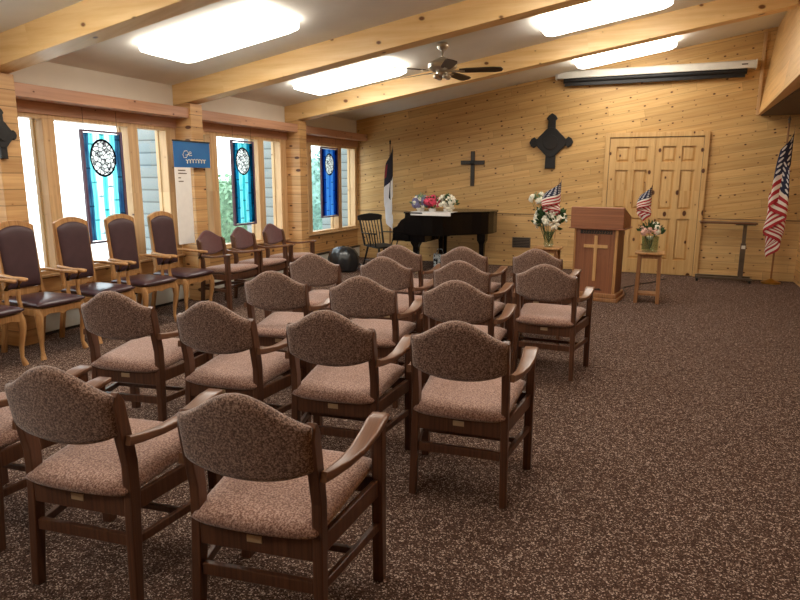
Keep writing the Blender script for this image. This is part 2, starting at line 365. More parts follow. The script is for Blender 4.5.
# window wall: solid below the sills and above the heads
struct(MB().box(XW - .2, XW, YB, YE, 0, .57).build('wall_left', M['wall_y']))
struct(MB().box(XW - .2, XW, YB, YE, 2.10, 2.70).build('wall_left_upper', M['white_wall']))
struct(MB().box(XW, XW + .03, YB, YE, 2.09, 2.21).build('trim_11', M['header']))
struct(MB().box(XW, -5.28, YB, YE, 2.20, 2.315).build('trim_12', M['header'], bevel=.004))
struct(MB().box(XW - .2, XW, YB, -1.10, .57, 2.1).build('wall_left_rear', M['wall_y']))
for k, y0 in enumerate(PY):
    y1 = (PY[k + 1] if k < 4 else YE)
    w = sempty('window_%d' % (k + 1))
    a = [y0 + .205, y0 + .28, y0 + .62, y0 + .75, y0 + 1.65, y0 + 1.79, y0 + 2.22, y1]
    if k == 4: a[6] = y0 + 2.33
    X0, X1 = XW - .12, XW + .012
    for (p, q) in ((a[0], a[1]), (a[2], a[3]), (a[4], a[5]), (a[6], a[7])):
        MB().box(X0, X1, p, q, .57, 2.10).box(X0 - .03, X0 + .02, p - .012, q + .012, .57, 2.1).build('mullion', M['mullion'], w, bevel=.006)
    MB().box(X0, X1 + .001, a[0], a[7], 2.05, 2.10).box(X0, X1 + .001, a[0], a[7], .57, .615).build('window_frame', M['mullion'], w, bevel=.004)
    MB().box(XW - .13, XW + .05, a[0], a[7], .555, .58).build('window_sill', M['mullion'], w, bevel=.004)
    for (p, q) in ((a[1], a[2]), (a[3], a[4]), (a[5], a[6])):
        MB().box(X0 + .04, X0 + .046, p - .005, q + .005, .60, 2.06).build('pane', M['glass'], w)
    # outside wing of grey lap siding beyond the third pane
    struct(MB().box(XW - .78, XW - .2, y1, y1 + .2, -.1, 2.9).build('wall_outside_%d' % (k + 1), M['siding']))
# outdoors
struct(MB().box(-40, XW - .2, -20, 40, -.25, -.15).build('ground', M['concrete']))

# baseboard heater along the window wall
h = thing('baseboard_heater', 'long cream baseboard heater along the foot of the window wall', 'heater', (XW, 0, 0))
MB().box(0, .07, 3.9, 10.8, .03, .215).build('heater_cover', M['heater'], h, bevel=.006)
MB().box(0, .085, 3.9, 10.8, .215, .235).box(.001, .06, 3.9, 10.8, .0, .03).build('grille', M['heater_dark'], h)
for o_ in (h,): o_.location = (XW + .26, 0, 0) if False else (XW, 0, 0)

# ------------------------------------------------------------------ double door in the end wall
d = sempty('door_1')
DX0, DX1, DH = -.925, .45, 2.165
MB().box(DX0 - .07, DX0, YE - .05, YE, 0, DH + .07).box(DX1, DX1 + .07, YE - .05, YE, 0, DH + .07).box(DX0, DX1, YE - .05, YE, DH, DH + .07).build('door_frame', M['door'], d, bevel=.004)
dm = (DX0 + DX1) / 2
def panelgrid(x0, x1):
    st = .10; cm = (x0 + x1) / 2
    xs = [(x0 + st, cm - .04), (cm + .04, x1 - st)]
    zs = [(.24, .90), (1.04, 1.66), (1.78, 2.02)]
    return [(a, b, c, e) for a, b in xs for c, e in zs]
for x0, x1 in ((DX0 + .006, dm - .003), (dm + .003, DX1 - .006)):
    leaf = MB(); yf = YE - .034
    st = .10; cm = (x0 + x1) / 2
    for (a, b) in ((x0, x0 + st), (cm - .04, cm + .04), (x1 - st, x1)): leaf.box(a, b, yf, YE, .01, DH - .006)
    for (c, e) in ((.01, .24), (.90, 1.04), (1.66, 1.78), (2.02, DH - .006)):
        leaf.box(x0 + st, cm - .04, yf, YE, c, e).box(cm + .04, x1 - st, yf, YE, c, e)
    lf = leaf.build('door_leaf', M['door'], d)
    for a, b, c, e in panelgrid(x0, x1):
        MB().loft([[Vector((a + i, y, c + i)), Vector((b - i, y, c + i)), Vector((b - i, y, e - i)), Vector((a + i, y, e - i))] for i, y in ((0, YE - .001), (.014, YE - .003), (.042, YE - .020), (.043, YE - .0201))]).build('door_panel', M['door'], lf)
MB().box(DX0, DX1, YE - .040, YE - .0355, DH - .010, DH + .0).box(DX0, DX0 + .006, YE - .040, YE - .0355, 0, DH - .01).box(DX1 - .006, DX1, YE - .040, YE - .0355, 0, DH - .01).build('door_gap', M['brown_dark'], d)

# ------------------------------------------------------------------ ceiling lights
def rr(hx, hy, r, n=5):
    pts = []
    for cx, cy, a0 in ((hx - r, hy - r, 0), (-hx + r, hy - r, 90), (-hx + r, -hy + r, 180), (hx - r, -hy + r, 270)):
        for i in range(n + 1):
            a = radians(a0 + 90 * i / n); pts.append((cx + r * cos(a), cy + r * sin(a)))
    return pts
LP = [(-3.93, 4.95, 'wide bright ceiling light between the two nearest beams, above the windows'),
      (-3.93, 7.55, 'bright ceiling light between second and third beams, left of the fan'),
      (-.80, 7.50, 'bright ceiling light at top of photo, right of the fan'),
      (-.74, 9.93, 'bright ceiling light behind the farthest beam, above the projector screen'),
      (-.80, 4.95, 'added ceiling light above the aisle, out of view overhead'), (-3.93, 2.5, 'added unseen ceiling light near the rear of the room'), (-.80, 2.5, 'added unseen ceiling light above the camera'),  # this line and the next: unseen fixtures added to light the room
      (-2.4, -.6, 'added unseen ceiling light at the back of the room')]
for x, y, lb in LP:
    lt = thing('ceiling_light', lb, 'light', (x, y, zc(x)), 0, 'rectangular ceiling lights')
    lt.rotation_euler = (0, -math.atan(SL), 0)
    MB().loft([[Vector((a, b, z)) for a, b in rr(.66, .32, .05)] for z in (-.001, -.03)]).build('light_housing', M['white'], lt)
    MB().loft([[Vector((a, b, z)) for a, b in rr(hx, hy, .08)] for hx, hy, z in ((.69, .35, -.012), (.685, .345, -.075), (.64, .30, -.10))]).build('diffuser', M['diffuser'], lt)

# ------------------------------------------------------------------ ceiling fan
f = thing('ceiling_fan', 'brushed nickel ceiling fan with dark wooden blades', 'fan', (-2.53, 7.2, -.03))
zt = zc(-2.53)
MB().lathe([(.01, zt + .02), (.065, zt + .015), (.07, zt - .03), (.03, zt - .07), (.012, zt - .08)]).build('canopy', M['nickel'], f, smooth=True)
MB().lathe([(.012, zt - .05), (.012, 2.88)]).build('downrod', M['nickel'], f, smooth=True)
MB().lathe([(.02, 2.92), (.06, 2.905), (.13, 2.872), (.168, 2.84), (.168, 2.80), (.12, 2.765), (.06, 2.75)]).build('motor', M['nickel'], f, smooth='auto')
MB().lathe([(.07, 2.755), (.075, 2.72), (.06, 2.70), (.02, 2.69), (.005, 2.687)]).build('switch_housing', M['nickel'], f, smooth='auto')
for k in range(4):
    a = radians(45 + 90 * k); MB().lathe([(.02, 2.73), (.034, 2.715), (.036, 2.69), (.02, 2.675)], (.075 * cos(a), .075 * sin(a), 0), n=10).build('lamp_cup', M['nickel'], f, smooth=True)
for k in range(5):
    R_ = Matrix.Rotation(radians(10 + 72 * k), 4, 'Z')
    pl = [(.20, -.045), (.28, -.06), (.60, -.07), (.68, -.055), (.70, 0), (.68, .055), (.60, .07), (.28, .06), (.20, .045)]
    T = R_ @ Matrix.Translation((0, 0, 2.765)) @ Matrix.Rotation(radians(-13), 4, 'X')
    bl = MB().loft([[T @ Vector((x, y, z)) for x, y in pl] for z in (-.004, .004)]).build('fan_blade', M['darkblade'], f)
    MB().box(.10, .26, -.02, .02, -.009, -.003, T).build('blade_bracket', M['nickel'], bl)

# ------------------------------------------------------------------ projector screen
s = thing('projector_screen', 'long white retracted projector screen case high on the end wall', 'screen', (-.40, YE, 0))
MB().prism([(-.13, 3.10), (-.13, 3.20), (-.10, 3.215), (-.001, 3.215), (-.001, 3.10)], 'x', -1.40, 1.42).build('screen_case', M['white'], s, bevel=.01)
for x in (-1.43, 1.42): MB().box(x - .0, x + .02, -.135, -.001, 3.09, 3.22).build('end_cap', M['white'], s, bevel=.006)
MB().tube([(-1.30, -.075, 3.07), (1.32, -.075, 3.07)], .045, 14).build('screen_roller', M['blackmatte'], s, smooth='auto')
MB().box(-1.28, 1.30, -.10, -.06, 2.985, 3.05).build('screen_cloth', M['blackmatte'], s)
MB().box(1.24, 1.32, -.134, -.129, 3.15, 3.165).build('maker_badge', M['blackmatte'], s)

# ------------------------------------------------------------------ crosses
c = thing('wall_cross', 'small dark wooden cross hanging above the piano', 'cross', (-3.215, YE, 0), 0)
MB().box(-.035, .035, -.03, -.001, 1.385, 1.985).build('upright', M['bronze'], c, bevel=.004)
MB().box(-.215, .215, -.036, -.006, 1.755, 1.825).build('crossbar', M['bronze'], c, bevel=.004)
MB().lathe([(.045, 0), (.045, .012), (.02, .02), (.005, .021)], n=14).build('boss', M['blackmatte'], c).matrix_local = Matrix.Translation((0, -.036, 1.79)) @ Matrix.Rotation(radians(90), 4, 'X')
def celtic(t, s=1.0):
    a = MB().prism([(-.085, -.43), (.085, -.43), (.075, .0), (-.075, .0)], 'y', -.05, -.001); a.build('lower_arm', M['blackmatte'], t, bevel=.008)
    MB().prism([(-.07, 0), (.07, 0), (.06, .35), (.09, .38), (.06, .43), (0, .47), (-.06, .43), (-.09, .38), (-.06, .35)], 'y', -.05, -.001).build('upper_arm', M['blackmatte'], t, bevel=.008)
    for sg in (1, -1):
        MB().prism([(0, -.07), (sg * .25, -.06), (sg * .28, -.09), (sg * .33, -.06), (sg * .36, 0), (sg * .33, .06), (sg * .28, .09), (sg * .25, .06), (0, .07)], 'y', -.05, -.001).build('side_arm', M['blackmatte'], t, bevel=.008)
    pts = []
    for k in range(32):
        q = 2 * pi * k / 32; r = .225 + .02 * cos(4 * q); pts.append((r * cos(q), r * sin(q)))
    MB().prism(pts, 'y', -.065, -.002).build('disc', M['blackmatte'], t, bevel=.006)
    rg = []
    for k in range(24):
        q = 2 * pi * k / 24; rg.append((.12 * cos(q), .12 * sin(q)))
    MB().prism(rg, 'y', -.078, -.06).build('boss', M['blackmatte'], t, bevel=.006)
c = thing('wall_cross', 'large black ornate cross with a round centre on the end wall', 'cross', (-1.865, YE, 2.11), 0)
celtic(c)
c = thing('wall_cross', 'black ornate cross on the pine post at the left edge', 'cross', (-5.255, 3.685, 1.86), radians(90), None)
c.scale = (.37, .6, .47); celtic(c)

# ------------------------------------------------------------------ banner on the pier between the windows
b = thing('banner', 'hanging banner with a blue top, white script and white paper running into painted daylight glare, on the second pine post', 'banner', (-5.2, 5.66, 0))
MB().box(-.003, .003, 0, .60, .72, 1.63).build('paper_and_glare', plain('white_paper_and_glare', (232, 230, 226), .8, var=.03), b) if False else None
t = NT('blue_print'); o = t.obj(); yy = t.dot(o, (0, 1, 0)); nn = t.noise(o, 3, 2)
M['blueprint'] = t.princ(t.mix(t.math('MULTIPLY', nn, .6), srgb((20, 84, 150)), srgb((40, 130, 190))), .5)
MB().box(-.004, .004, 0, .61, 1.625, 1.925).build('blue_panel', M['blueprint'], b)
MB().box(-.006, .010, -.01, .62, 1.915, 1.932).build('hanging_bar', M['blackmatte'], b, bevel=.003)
MB().box(-.003, .003, .0, .26, .74, 1.625).build('paper_and_glare', plain('white_paper_and_glare', (236, 232, 226), .8, var=.03), b)  # upper part is paper; lower part paints daylight glare on the post white
sc = MB()
def stroke(pts, r=.0045): sc.tube([(.008, y, z) for y, z in pts], r, 5)
def cur(cx, cz, w, h_, seq): return [(cx + w * a, cz + h_ * q) for a, q in seq]
stroke(cur(.13, 1.73, .10, .085, [(1, .75), (.8, 1), (.4, .95), (.1, .5), (.25, .05), (.7, .1), (.9, .45), (.55, .42)]))
stroke(cur(.22, 1.755, .07, .05, [(0, .4), (.4, .5), (.9, .7), (.8, 1), (.4, .95), (.2, .5), (.4, .1), (1, .2)]))
stroke([(.185 + .34 * k / 130 + .015 * sin(2 * pi * 7 * k / 130), 1.69 + (.020 + .007 * sin(k * .37)) * cos(2 * pi * 7 * k / 130) + .012 * k / 130) for k in range(131)], .0045)
sc.build('script', M['white'], b)
tl = MB()
for z, w_ in ((1.585, .12), (1.55, .14), (1.50, .04), (1.46, .08)): tl.box(.003, .0045, .05, .05 + w_, z, z + .012)
tl.build('small_print', M['steel'], b)

# ------------------------------------------------------------------ stained-glass panels
def panel(label, yc, w, z0, z1, cols, mr):
    mz = .375 * (z1 - z0)
    th = thing('stained_glass_panel', label, 'stained glass', (XW + .065, yc, (z0 + z1) / 2), 0, None)
    hz = (z1 - z0) / 2; e = .03
    mt = stained('stained_' + str(len(bpy.data.materials)), *cols, w - 2 * e, 2 * hz, hz * .52, mr)
    MB().box(-.004, .004, -w / 2 + e, w / 2 - e, -hz + e, hz - e).build('coloured_glass', mt, th)
    MB().box(-.014, .014, -w / 2, -w / 2 + e, -hz, hz).box(-.014, .014, w / 2 - e, w / 2, -hz, hz).box(-.014, .014, -w / 2 + e, w / 2 - e, -hz, -hz + e * .7).box(-.014, .014, -w / 2 + e, w / 2 - e, hz - e * .7, hz).build('panel_frame', M['sgframe'], th)
    for s_ in (-1, 1): MB().tube([(0, s_ * w * .4, hz), (0, s_ * w * .4, 2.19 - (z0 + z1) / 2)], .002, 5).build('hanging_wire', M['blackmatte'], th)
M['sgframe'] = plain('purplish_frame', (96, 74, 92), .5)
panel('turquoise stained-glass panel with white round medallion in the nearest window', 4.90, .52, .83, 1.98, ((160, 228, 230), (132, 214, 216), (246, 254, 255), (60, 60, 112)), .155)
panel('teal stained-glass panel with dark-rimmed oval medallion in the middle window', 7.25, .50, .86, 2.01, ((66, 158, 180), (120, 204, 204), (184, 234, 236), (20, 46, 74)), .15)
panel('deep blue stained-glass panel in the farthest window by the corner', 9.67, .60, .84, 2.03, ((54, 108, 172), (96, 152, 206), (140, 186, 222), (18, 34, 78)), .15)

# ------------------------------------------------------------------ tweed armchair (faces +Y)
def back_y(z): return -.198 - max(0, z - .53) * .185
def make_armchair(label):
    t = thing('armchair', label, 'chair')
    # seat cushion
    def mid(u, v):
        y = .010 + .242 * v + .02 * v * (1 - u * u); hw = .217 + .040 * (v + 1) / 2
        return (hw * u, y, .447 + .014 * v)
    MB().pillow(mid, lambda u, v: (0, 0, 1), .076, 16, 14, 8, .5).build('seat', M['tweed_seat'], t, smooth=True)
    def bm_(u, v):
        au = abs(u)
        top = .797 + .095 * (0.5 + 0.5 * cos(pi * min(1, au))) ** .85
        bot = .650 - .048 * (1 - au ** 2.2)
        z = bot + (top - bot) * (v + 1) / 2
        x = .221 * u
        return (x, back_y(z) - .026 * (1 - u * u) - .010, z)
    MB().pillow(bm_, lambda u, v: (0, -1, -.17), .052, 20, 14, 12, .5).build('backrest', M['tweed'], t, smooth=True)
    for s_ in (1, -1):
        def rg(z, hd, dz=0):
            y = back_y(z) + .006 if z > .42 else -.192 - (.42 - z) * .07
            xo = .228 + max(0, .42 - z) * .02
            return [Vector((s_ * (xo - .034), y - hd, z)), Vector((s_ * xo, y - hd, z)), Vector((s_ * xo, y + hd, z + dz)), Vector((s_ * (xo - .034), y + hd, z + dz))]
        MB().loft([rg(0, .018), rg(.2, .022), rg(.42, .025), rg(.53, .025), rg(.62, .027), rg(.755, .025, .012), rg(.790, .008, .012)]).build('leg', M['walnut'], t, bevel=.004)
        MB().loft([[Vector((s_ * a, b_, z)) for a, b_ in ((.257, .190 + q), (.298, .190 + q), (.298, .244), (.257, .244))] for z, q in ((0, .008), (.3, .0), (.632, .0))]).build('leg', M['walnut'], t, bevel=.004)
        MB().flat([(s_ * .241, -.225, .628), (s_ * .245, -.17, .618), (s_ * .256, -.08, .610), (s_ * .266, .02, .612), (s_ * .272, .12, .626), (s_ * .272, .20, .640), (s_ * .272, .26, .644), (s_ * .272, .272, .643)],
                  [.011, .014, .021, .029, .035, .037, .034, .024], [.017, .016, .013, .012, .012, .012, .011, .007], 16, .32).build('armrest', M['walnut_arm'], t, smooth='auto')
        # side rail and side stretcher
        MB().loft([[Vector((s_ * x - .011, y, z)) for z in (z0, z1)] + [Vector((s_ * x + .011, y, z)) for z in (z1, z0)] for x, y, z0, z1 in ((.211, -.18, .345, .41), (.275, .20, .355, .42))]).build('side_rail', M['walnut'], t, bevel=.003)
        MB().loft([[Vector((s_ * x - .010, y, z)) for z in (z0, z1)] + [Vector((s_ * x + .010, y, z)) for z in (z1, z0)] for x, y, z0, z1 in ((.211, -.19, .215, .248), (.277, .20, .215, .248))]).build('stretcher', M['walnut'], t, bevel=.003)
    MB().box(-.195, .195, -.218, -.19, .335, .415).build('rear_rail', M['walnut'], t, bevel=.003)
    MB().box(-.258, .258, .205, .228, .355, .42).build('front_rail', M['walnut'], t, bevel=.003)
    MB().box(-.195, .195, -.218, -.196, .222, .264).build('stretcher', M['walnut'], t, bevel=.003)
    MB().box(-.25, .25, .02, .04, .218, .242).build('stretcher', M['walnut'], t, bevel=.003)
    MB().box(-.026, .026, -.222, -.217, .372, .396).build('brass_plate', M['brass'], t)
    return t
rows = [   # x, y of the middle of the backrest top, turn, where it stands
 ('nearest row', [(-2.62, 1.43, 6, 'cut off at the left edge of the photo'), (-1.852, 1.403, 7, 'second from the aisle'), (-1.113, 1.433, 8, 'at the aisle end, largest in the photo')]),
 ('second row', [(-2.80, 2.522, 10, 'farthest from the aisle, beside the vinyl chairs'), (-2.112, 2.512, 5, 'third from the aisle'), (-1.458, 2.559, 7, 'second from the aisle'), (-.813, 2.593, 5, 'at the aisle end')]),
 ('third row', [(-2.432, 3.534, 10, 'farthest from the aisle'), (-1.781, 3.564, 8, 'in the middle of its three'), (-1.167, 3.667, 5, 'nearest the aisle')]),
 ('fourth row', [(-2.70, 4.50, 6, 'farthest from the aisle'), (-2.07, 4.566, 0, 'third from the aisle'), (-1.431, 4.579, 0, 'second from the aisle'), (-.792, 4.646, 0, 'at the aisle end, seat fully visible')]),
 ('front row', [(-2.33, 5.45, 2, 'nearest the piano'), (-1.715, 5.556, 0, 'in the middle of its three'), (-1.05, 5.655, -4, 'nearest the lectern')]),
]
proto = None
for rn, L in rows:
    for x, y, a, w_ in L:
        lab = 'mauve tweed armchair in the %s, %s' % (rn, w_)
        ra = radians(a); loc = (x - sin(ra) * .25, y + cos(ra) * .25, 0)
        if proto is None: proto = make_armchair(lab); proto['group'] = 'tweed armchairs set out in rows'; proto.location = loc; proto.rotation_euler = (0, 0, ra)
        else: dup(proto, loc, ra, lab, 'tweed armchairs set out in rows')
# the three of the same kind by the windows, facing into the room
side = [(5.965, -90, 'next to the vinyl chairs'), (6.585, -90, 'in the middle of the three'), (7.27, -90, 'nearest the corner')]
sp = None
for y, a, w_ in side:
    lab = 'burgundy armchair along the windows, ' + w_
    loc = (-4.76, y, 0)
    o = dup(proto, loc, radians(a), lab, 'armchairs along the windows')
    for ch in o.children:
        nm = ch.name.split('.')[0]
        if nm in ('backrest',):
            if sp is None: sp = ch.data.copy(); sp.materials.clear(); sp.materials.append(M['burgundy'])
            ch.data = sp

# ------------------------------------------------------------------ high-backed oak and vinyl armchair (faces +Y)
def make_highback(label):
    t = thing('high_back_chair', label, 'chair', group='high-backed vinyl chairs along the windows')
    by = lambda z: -.205 - (z - .45) * .09
    def smid(u, v): return ((.205 + .03 * (v + 1) / 2) * u, .015 + .245 * v + .02 * v * (1 - u * u), .462)
    MB().pillow(smid, lambda u, v: (0, 0, 1), .075, 14, 12, 6, .5).build('seat', M['vinyl'], t, smooth=True)
    def topz(u): return 1.045 + .05 * cos(u * pi / 2) ** .8 if abs(u) < 1 else 1.045
    def bmid(u, v):
        z = .555 + (topz(u) - .555) * (v + 1) / 2
        return ((.158 + .010 * (v + 1) / 2) * u, by(z) + .016, z)
    MB().pillow(bmid, lambda u, v: (0, 1, .17), .06, 14, 14, 8, .5).build('back_pad', M['vinyl_back'], t, smooth=True)
    # back frame, arched
    outer = []; inner = []
    for k in range(13):
        u = -1 + 2 * k / 12; outer.append((.178 * u, topz(u) + .045)); inner.append((.158 * u, topz(u) - .002))
    fr = MB()
    ring = lambda a, b_: [Vector((a[0], by(a[1]) - .018, a[1])), Vector((a[0], by(a[1]) + .020, a[1])), Vector((b_[0], by(b_[1]) + .020, b_[1])), Vector((b_[0], by(b_[1]) - .018, b_[1]))]
    prof = [((-.180, .50), (-.150, .50)), ((-.178, .9), (-.156, .9))] + list(zip(outer, inner)) + [((.178, .9), (.156, .9)), ((.180, .50), (.150, .50))]
    fr.loft([ring(a, b_) for a, b_ in prof]); fr.build('back_frame', M['oak'], t, bevel=.004)
    lr = [(-.160, .55), (-.1, .55), (-.05, .56), (0, .565), (.05, .56), (.1, .55), (.160, .55), (.160, .50), (.1, .51), (.05, .50), (0, .49), (-.05, .50), (-.1, .51), (-.160, .50)]
    MB().prism(lr, 'y', by(.53) - .015, by(.53) + .012).build('lower_rail', M['oak'], t)
    for s_ in (1, -1):
        MB().loft([[Vector((s_ * (x - .017), y - .02, z)), Vector((s_ * (x + .017), y - .02, z)), Vector((s_ * (x + .017), y + .02, z)), Vector((s_ * (x - .017), y + .02, z))] for x, y, z in ((.18, -.30, 0), (.18, -.245, .25), (.176, -.215, .40), (.168, -.212, .52))]).build('leg', M['oak'], t, bevel=.004)
        MB().tube([(s_ * .198, .215, .43), (s_ * .210, .232, .37), (s_ * .212, .235, .30), (s_ * .200, .215, .16), (s_ * .197, .212, .07), (s_ * .204, .225, .025), (s_ * .207, .232, .0)], [.03, .032, .028, .019, .015, .022, .024], 10).build('leg', M['oak'], t, smooth='auto')
        MB().flat([(s_ * .192, by(.68) - .0, .690), (s_ * .218, -.15, .692), (s_ * .230, -.02, .682), (s_ * .236, .09, .684), (s_ * .238, .15, .680), (s_ * .238, .165, .674)], [.018, .022, .024, .028, .028, .014], [.014, .013, .013, .014, .014, .008], 10).build('armrest', M['oak'], t, smooth='auto')
        MB().tube([(s_ * .225, .06, .40), (s_ * .235, .045, .5), (s_ * .236, .05, .6), (s_ * .236, .09, .672)], [.02, .017, .016, .02], 8).build('arm_support', M['oak'], t, smooth='auto')
        MB().box(s_ * .212 - .012, s_ * .212 + .012, -.20, .20, .375, .43).build('side_rail', M['oak'], t, bevel=.003)
    ap = [(-.20, .43), (.20, .43), (.20, .375), (.17, .37), (.12, .385), (.05, .38), (0, .365), (-.05, .38), (-.12, .385), (-.17, .37), (-.20, .375)]
    MB().prism(ap, 'y', .225, .25).build('front_rail', M['oak'], t)
    MB().box(-.19, .19, -.235, -.21, .375, .43).build('rear_rail', M['oak'], t, bevel=.003)
    return t
hb = [(3.09, 'cut off by the left edge of the photo'), (3.665, 'leftmost whole back'), (4.235, 'second whole back from left'), (4.815, 'third whole back from left'), (5.39, 'next to the armchairs')]
hp = None
for y, w_ in hb:
    lab = 'oak and plum vinyl high-backed chair, ' + w_
    if hp is None: hp = make_highback(lab); hp.location = (-4.94, y, 0); hp.rotation_euler = (0, 0, radians(-90))
    else: dup(hp, (-4.94, y, 0), radians(-90), lab)

# ------------------------------------------------------------------ lectern
l = thing('lectern', 'reddish-brown wooden lectern with a pale cross on its front', 'lectern', (-.785, 8.05, 0), radians(-7))
MB().prism([(0, .915), (.0, 1.165), (.03, 1.17), (.50, 1.04), (.50, .915)], 'x', -.32, .32).build('reading_top', M['lectern_h'], l, bevel=.006)
MB().loft([[Vector((x, y, z)) for x, y in ((-.34, -.01), (.34, -.01), (.34, .52), (-.34, .52))] for z in (.90,)] + [[Vector((x, y, z)) for x, y in ((-.34, -.01), (.34, -.01), (.34, .52), (-.34, .52))] for z in (.915,)]).build('top_moulding', M['lectern_h'], l, bevel=.004)
MB().box(-.25, .22, .04, .06, .10, .90).build('front_panel', M['lectern'], l)
for a, b_ in ((-.275, -.25), (.225, .262)):
    MB().box(a, b_, .065, .42, .10, .90).build('side_panel', M['lectern'], l, bevel=.003)
    MB().box(a, b_, .03, .065, .10, .90).build('corner_post', M['oak'], l, bevel=.004)
MB().box(-.31, .31, -.02, .48, .0, .045).box(-.29, .29, .0, .46, .045, .10).build('base', M['oak_mid'], l, bevel=.008)
MB().box(-.02, .02, .022, .04, .25, .82).box(-.145, .145, .0222, .0402, .665, .705).build('cross', M['crossoak'], l, bevel=.003)
MB().box(-.20, .19, .034, .041, .838, .885).build('carved_plaque', M['bronze'], l, bevel=.003)
cv = MB()
for k in range(11):
    x = -.165 + k * .033
    cv.tube([(x, .033, .848), (x + .008, .033, .876)] if k % 3 else [(x, .033, .875), (x + .014, .033, .862), (x, .033, .848)], .0028, 5)
cv.build('carving', M['oak_mid'], l)
MB().prism([(-.09, .135), (-.06, .16), (-.02, .15), (0, .17), (.03, .15), (.07, .16), (.1, .135)], 'y', .033, .041).build('carved_ornament', M['bronze'], l)

# ------------------------------------------------------------------ stools
def make_stool(label, loc):
    t = thing('plant_stool', label, 'stool', loc, 0, None)
    MB().box(-.17, .17, -.16, .16, .605, .63).build('seat', M['oak'], t, bevel=.006)
    for x in (-.12, .12):
        for y in (-.11, .11): MB().loft([[Vector((x * k + a, y * k + b_, z)) for a, b_ in ((-.022, -.022), (.022, -.022), (.022, .022), (-.022, .022))] for k, z in ((1.05, 0), (.95, .605))]).build('leg', M['oak_mid'], t, bevel=.003)
    MB().box(-.12, .12, -.105, .105, .095, .12).build('lower_shelf', M['oak_mid'], t, bevel=.003)
    for y in (-.107, .107): MB().box(-.10, .10, y - .008, y + .008, .555, .605).build('rail', M['oak_mid'], t)
    return t
st = make_stool('small oak stool to the right of the lectern', (-.15, 8.27, 0))
dup(st, (-1.40, 8.32, 0), 0, 'small oak stool left of the lectern, mostly behind chairs')

# ------------------------------------------------------------------ flowers
def bloom_mesh(kind, mat, r):
    m = MB()
    if kind == 'lily':
        for k in range(6):
            a = 2 * pi * k / 6; T = Matrix.Rotation(a, 4, 'Z')
            pts = [T @ Vector(p) for p in ((0, 0, 0), (r * .35, 0, r * .5), (r * .75, 0, r * .75), (r * 1.1, 0, r * .6))]
            m.tube(pts, [r * .08, r * .26, r * .28, r * .04], 6, 1, .3)
    else:
        for lay, (n_, rr_, zz) in enumerate(((6, .75, .0), (5, .5, .35), (3, .2, .6))):
            for k in range(n_):
                a = 2 * pi * (k + .5 * lay) / n_
                m.blob((r * rr_ * cos(a), r * rr_ * sin(a), r * zz), (r * .42, r * .42, r * .3), 6, 5, .08)
    me = m.build('tmp', mat, smooth=True); d_ = me.data; bpy.data.objects.remove(me); return d_
BL = {k: bloom_mesh(*v) for k, v in {'lily': ('lily', M['petal_white'], .07), 'white': ('r', M['petal_white'], .04), 'pink': ('r', M['petal_pink'], .045), 'violet': ('r', M['petal_violet'], .045), 'peach': ('r', M['petal_peach'], .04)}.items()}
def bouquet(t, cz, rad, kinds, nb, leafmat, nleaf=60, squash=1, base=None):
    base = Vector(base or (0, 0, cz - rad * 1.2)); lm = MB(); sm = MB()
    for k in range(nleaf):
        d_ = Vector((random.gauss(0, 1), random.gauss(0, 1), abs(random.gauss(.3, .8)) - .3)).normalized()
        p = Vector((0, 0, cz)) + Vector((d_.x * rad, d_.y * rad, d_.z * rad * squash)) * random.uniform(.35, 1.0)
        L_ = rad * random.uniform(.4, .75); q = (p - Vector((0, 0, cz - rad * .5))).normalized(); w_ = q.cross(Vector((random.random(), random.random(), .2))).normalized() * L_ * .28
        lm.add([p, p + q * L_ * .5 + w_, p + q * L_, p + q * L_ * .5 - w_], [[0, 1, 2, 3]])
    for k in range(nb):
        d_ = Vector((random.gauss(0, 1), random.gauss(-.5, .8), random.gauss(.35, .6))).normalized()
        p = Vector((0, 0, cz)) + Vector((d_.x * rad, d_.y * rad, d_.z * rad * squash)) * random.uniform(.75, 1.0)
        o = bpy.data.objects.new('bloom', BL[kinds[k % len(kinds)]]); COL.objects.link(o); o.parent = t; o.location = p
        o.rotation_euler = d_.to_track_quat('Z', 'Y').to_euler()
        sm.tube([base, (base + p) / 2 + Vector((0, 0, .01)), p], .003, 4)
    sm.build('stems', M['leaf'], t); lm.build('leaves', leafmat, t)
# vase of mixed flowers on the right stool
v = thing('flower_vase', 'glass vase of pink and white flowers on the right-hand stool', 'vase', (-.16, 8.25, .63))
MB().lathe([(.0, .001), (.085, .002), (.095, .03), (.095, .12), (.10, .19), (.098, .19), (.09, .12), (.09, .03), (0, .01)], n=20).build('glass', M['vase_glass'], v, smooth='auto')
bouquet(v, .25, .115, ['peach', 'white', 'peach', 'white'], 13, M['leaf'], 130, .85, base=(0, 0, .03))
# lilies on the left stool
v = thing('lily_vase', 'vase of tall white lilies on the left-hand stool', 'vase', (-1.40, 8.30, .63))
MB().lathe([(.0, .0), (.05, .001), (.065, .04), (.045, .12), (.06, .2), (.05, .2), (.0, .1)], n=18).build('glass', M['vase_glass'], v, smooth='auto')
bouquet(v, .33, .165, ['lily', 'white', 'lily', 'white'], 18, M['leaf'], 190, 1.15, base=(0, 0, .05))
v = thing('flower_spray', 'small spray of white flowers high behind the lilies', 'flowers', (-1.62, 8.5, .0))
sm_ = MB()
v.location = (-1.57, 8.33, .63)
bouquet(v, .62, .09, ['white'], 6, M['leaf_pale'], 50, .8, base=(.12, 0, .06))

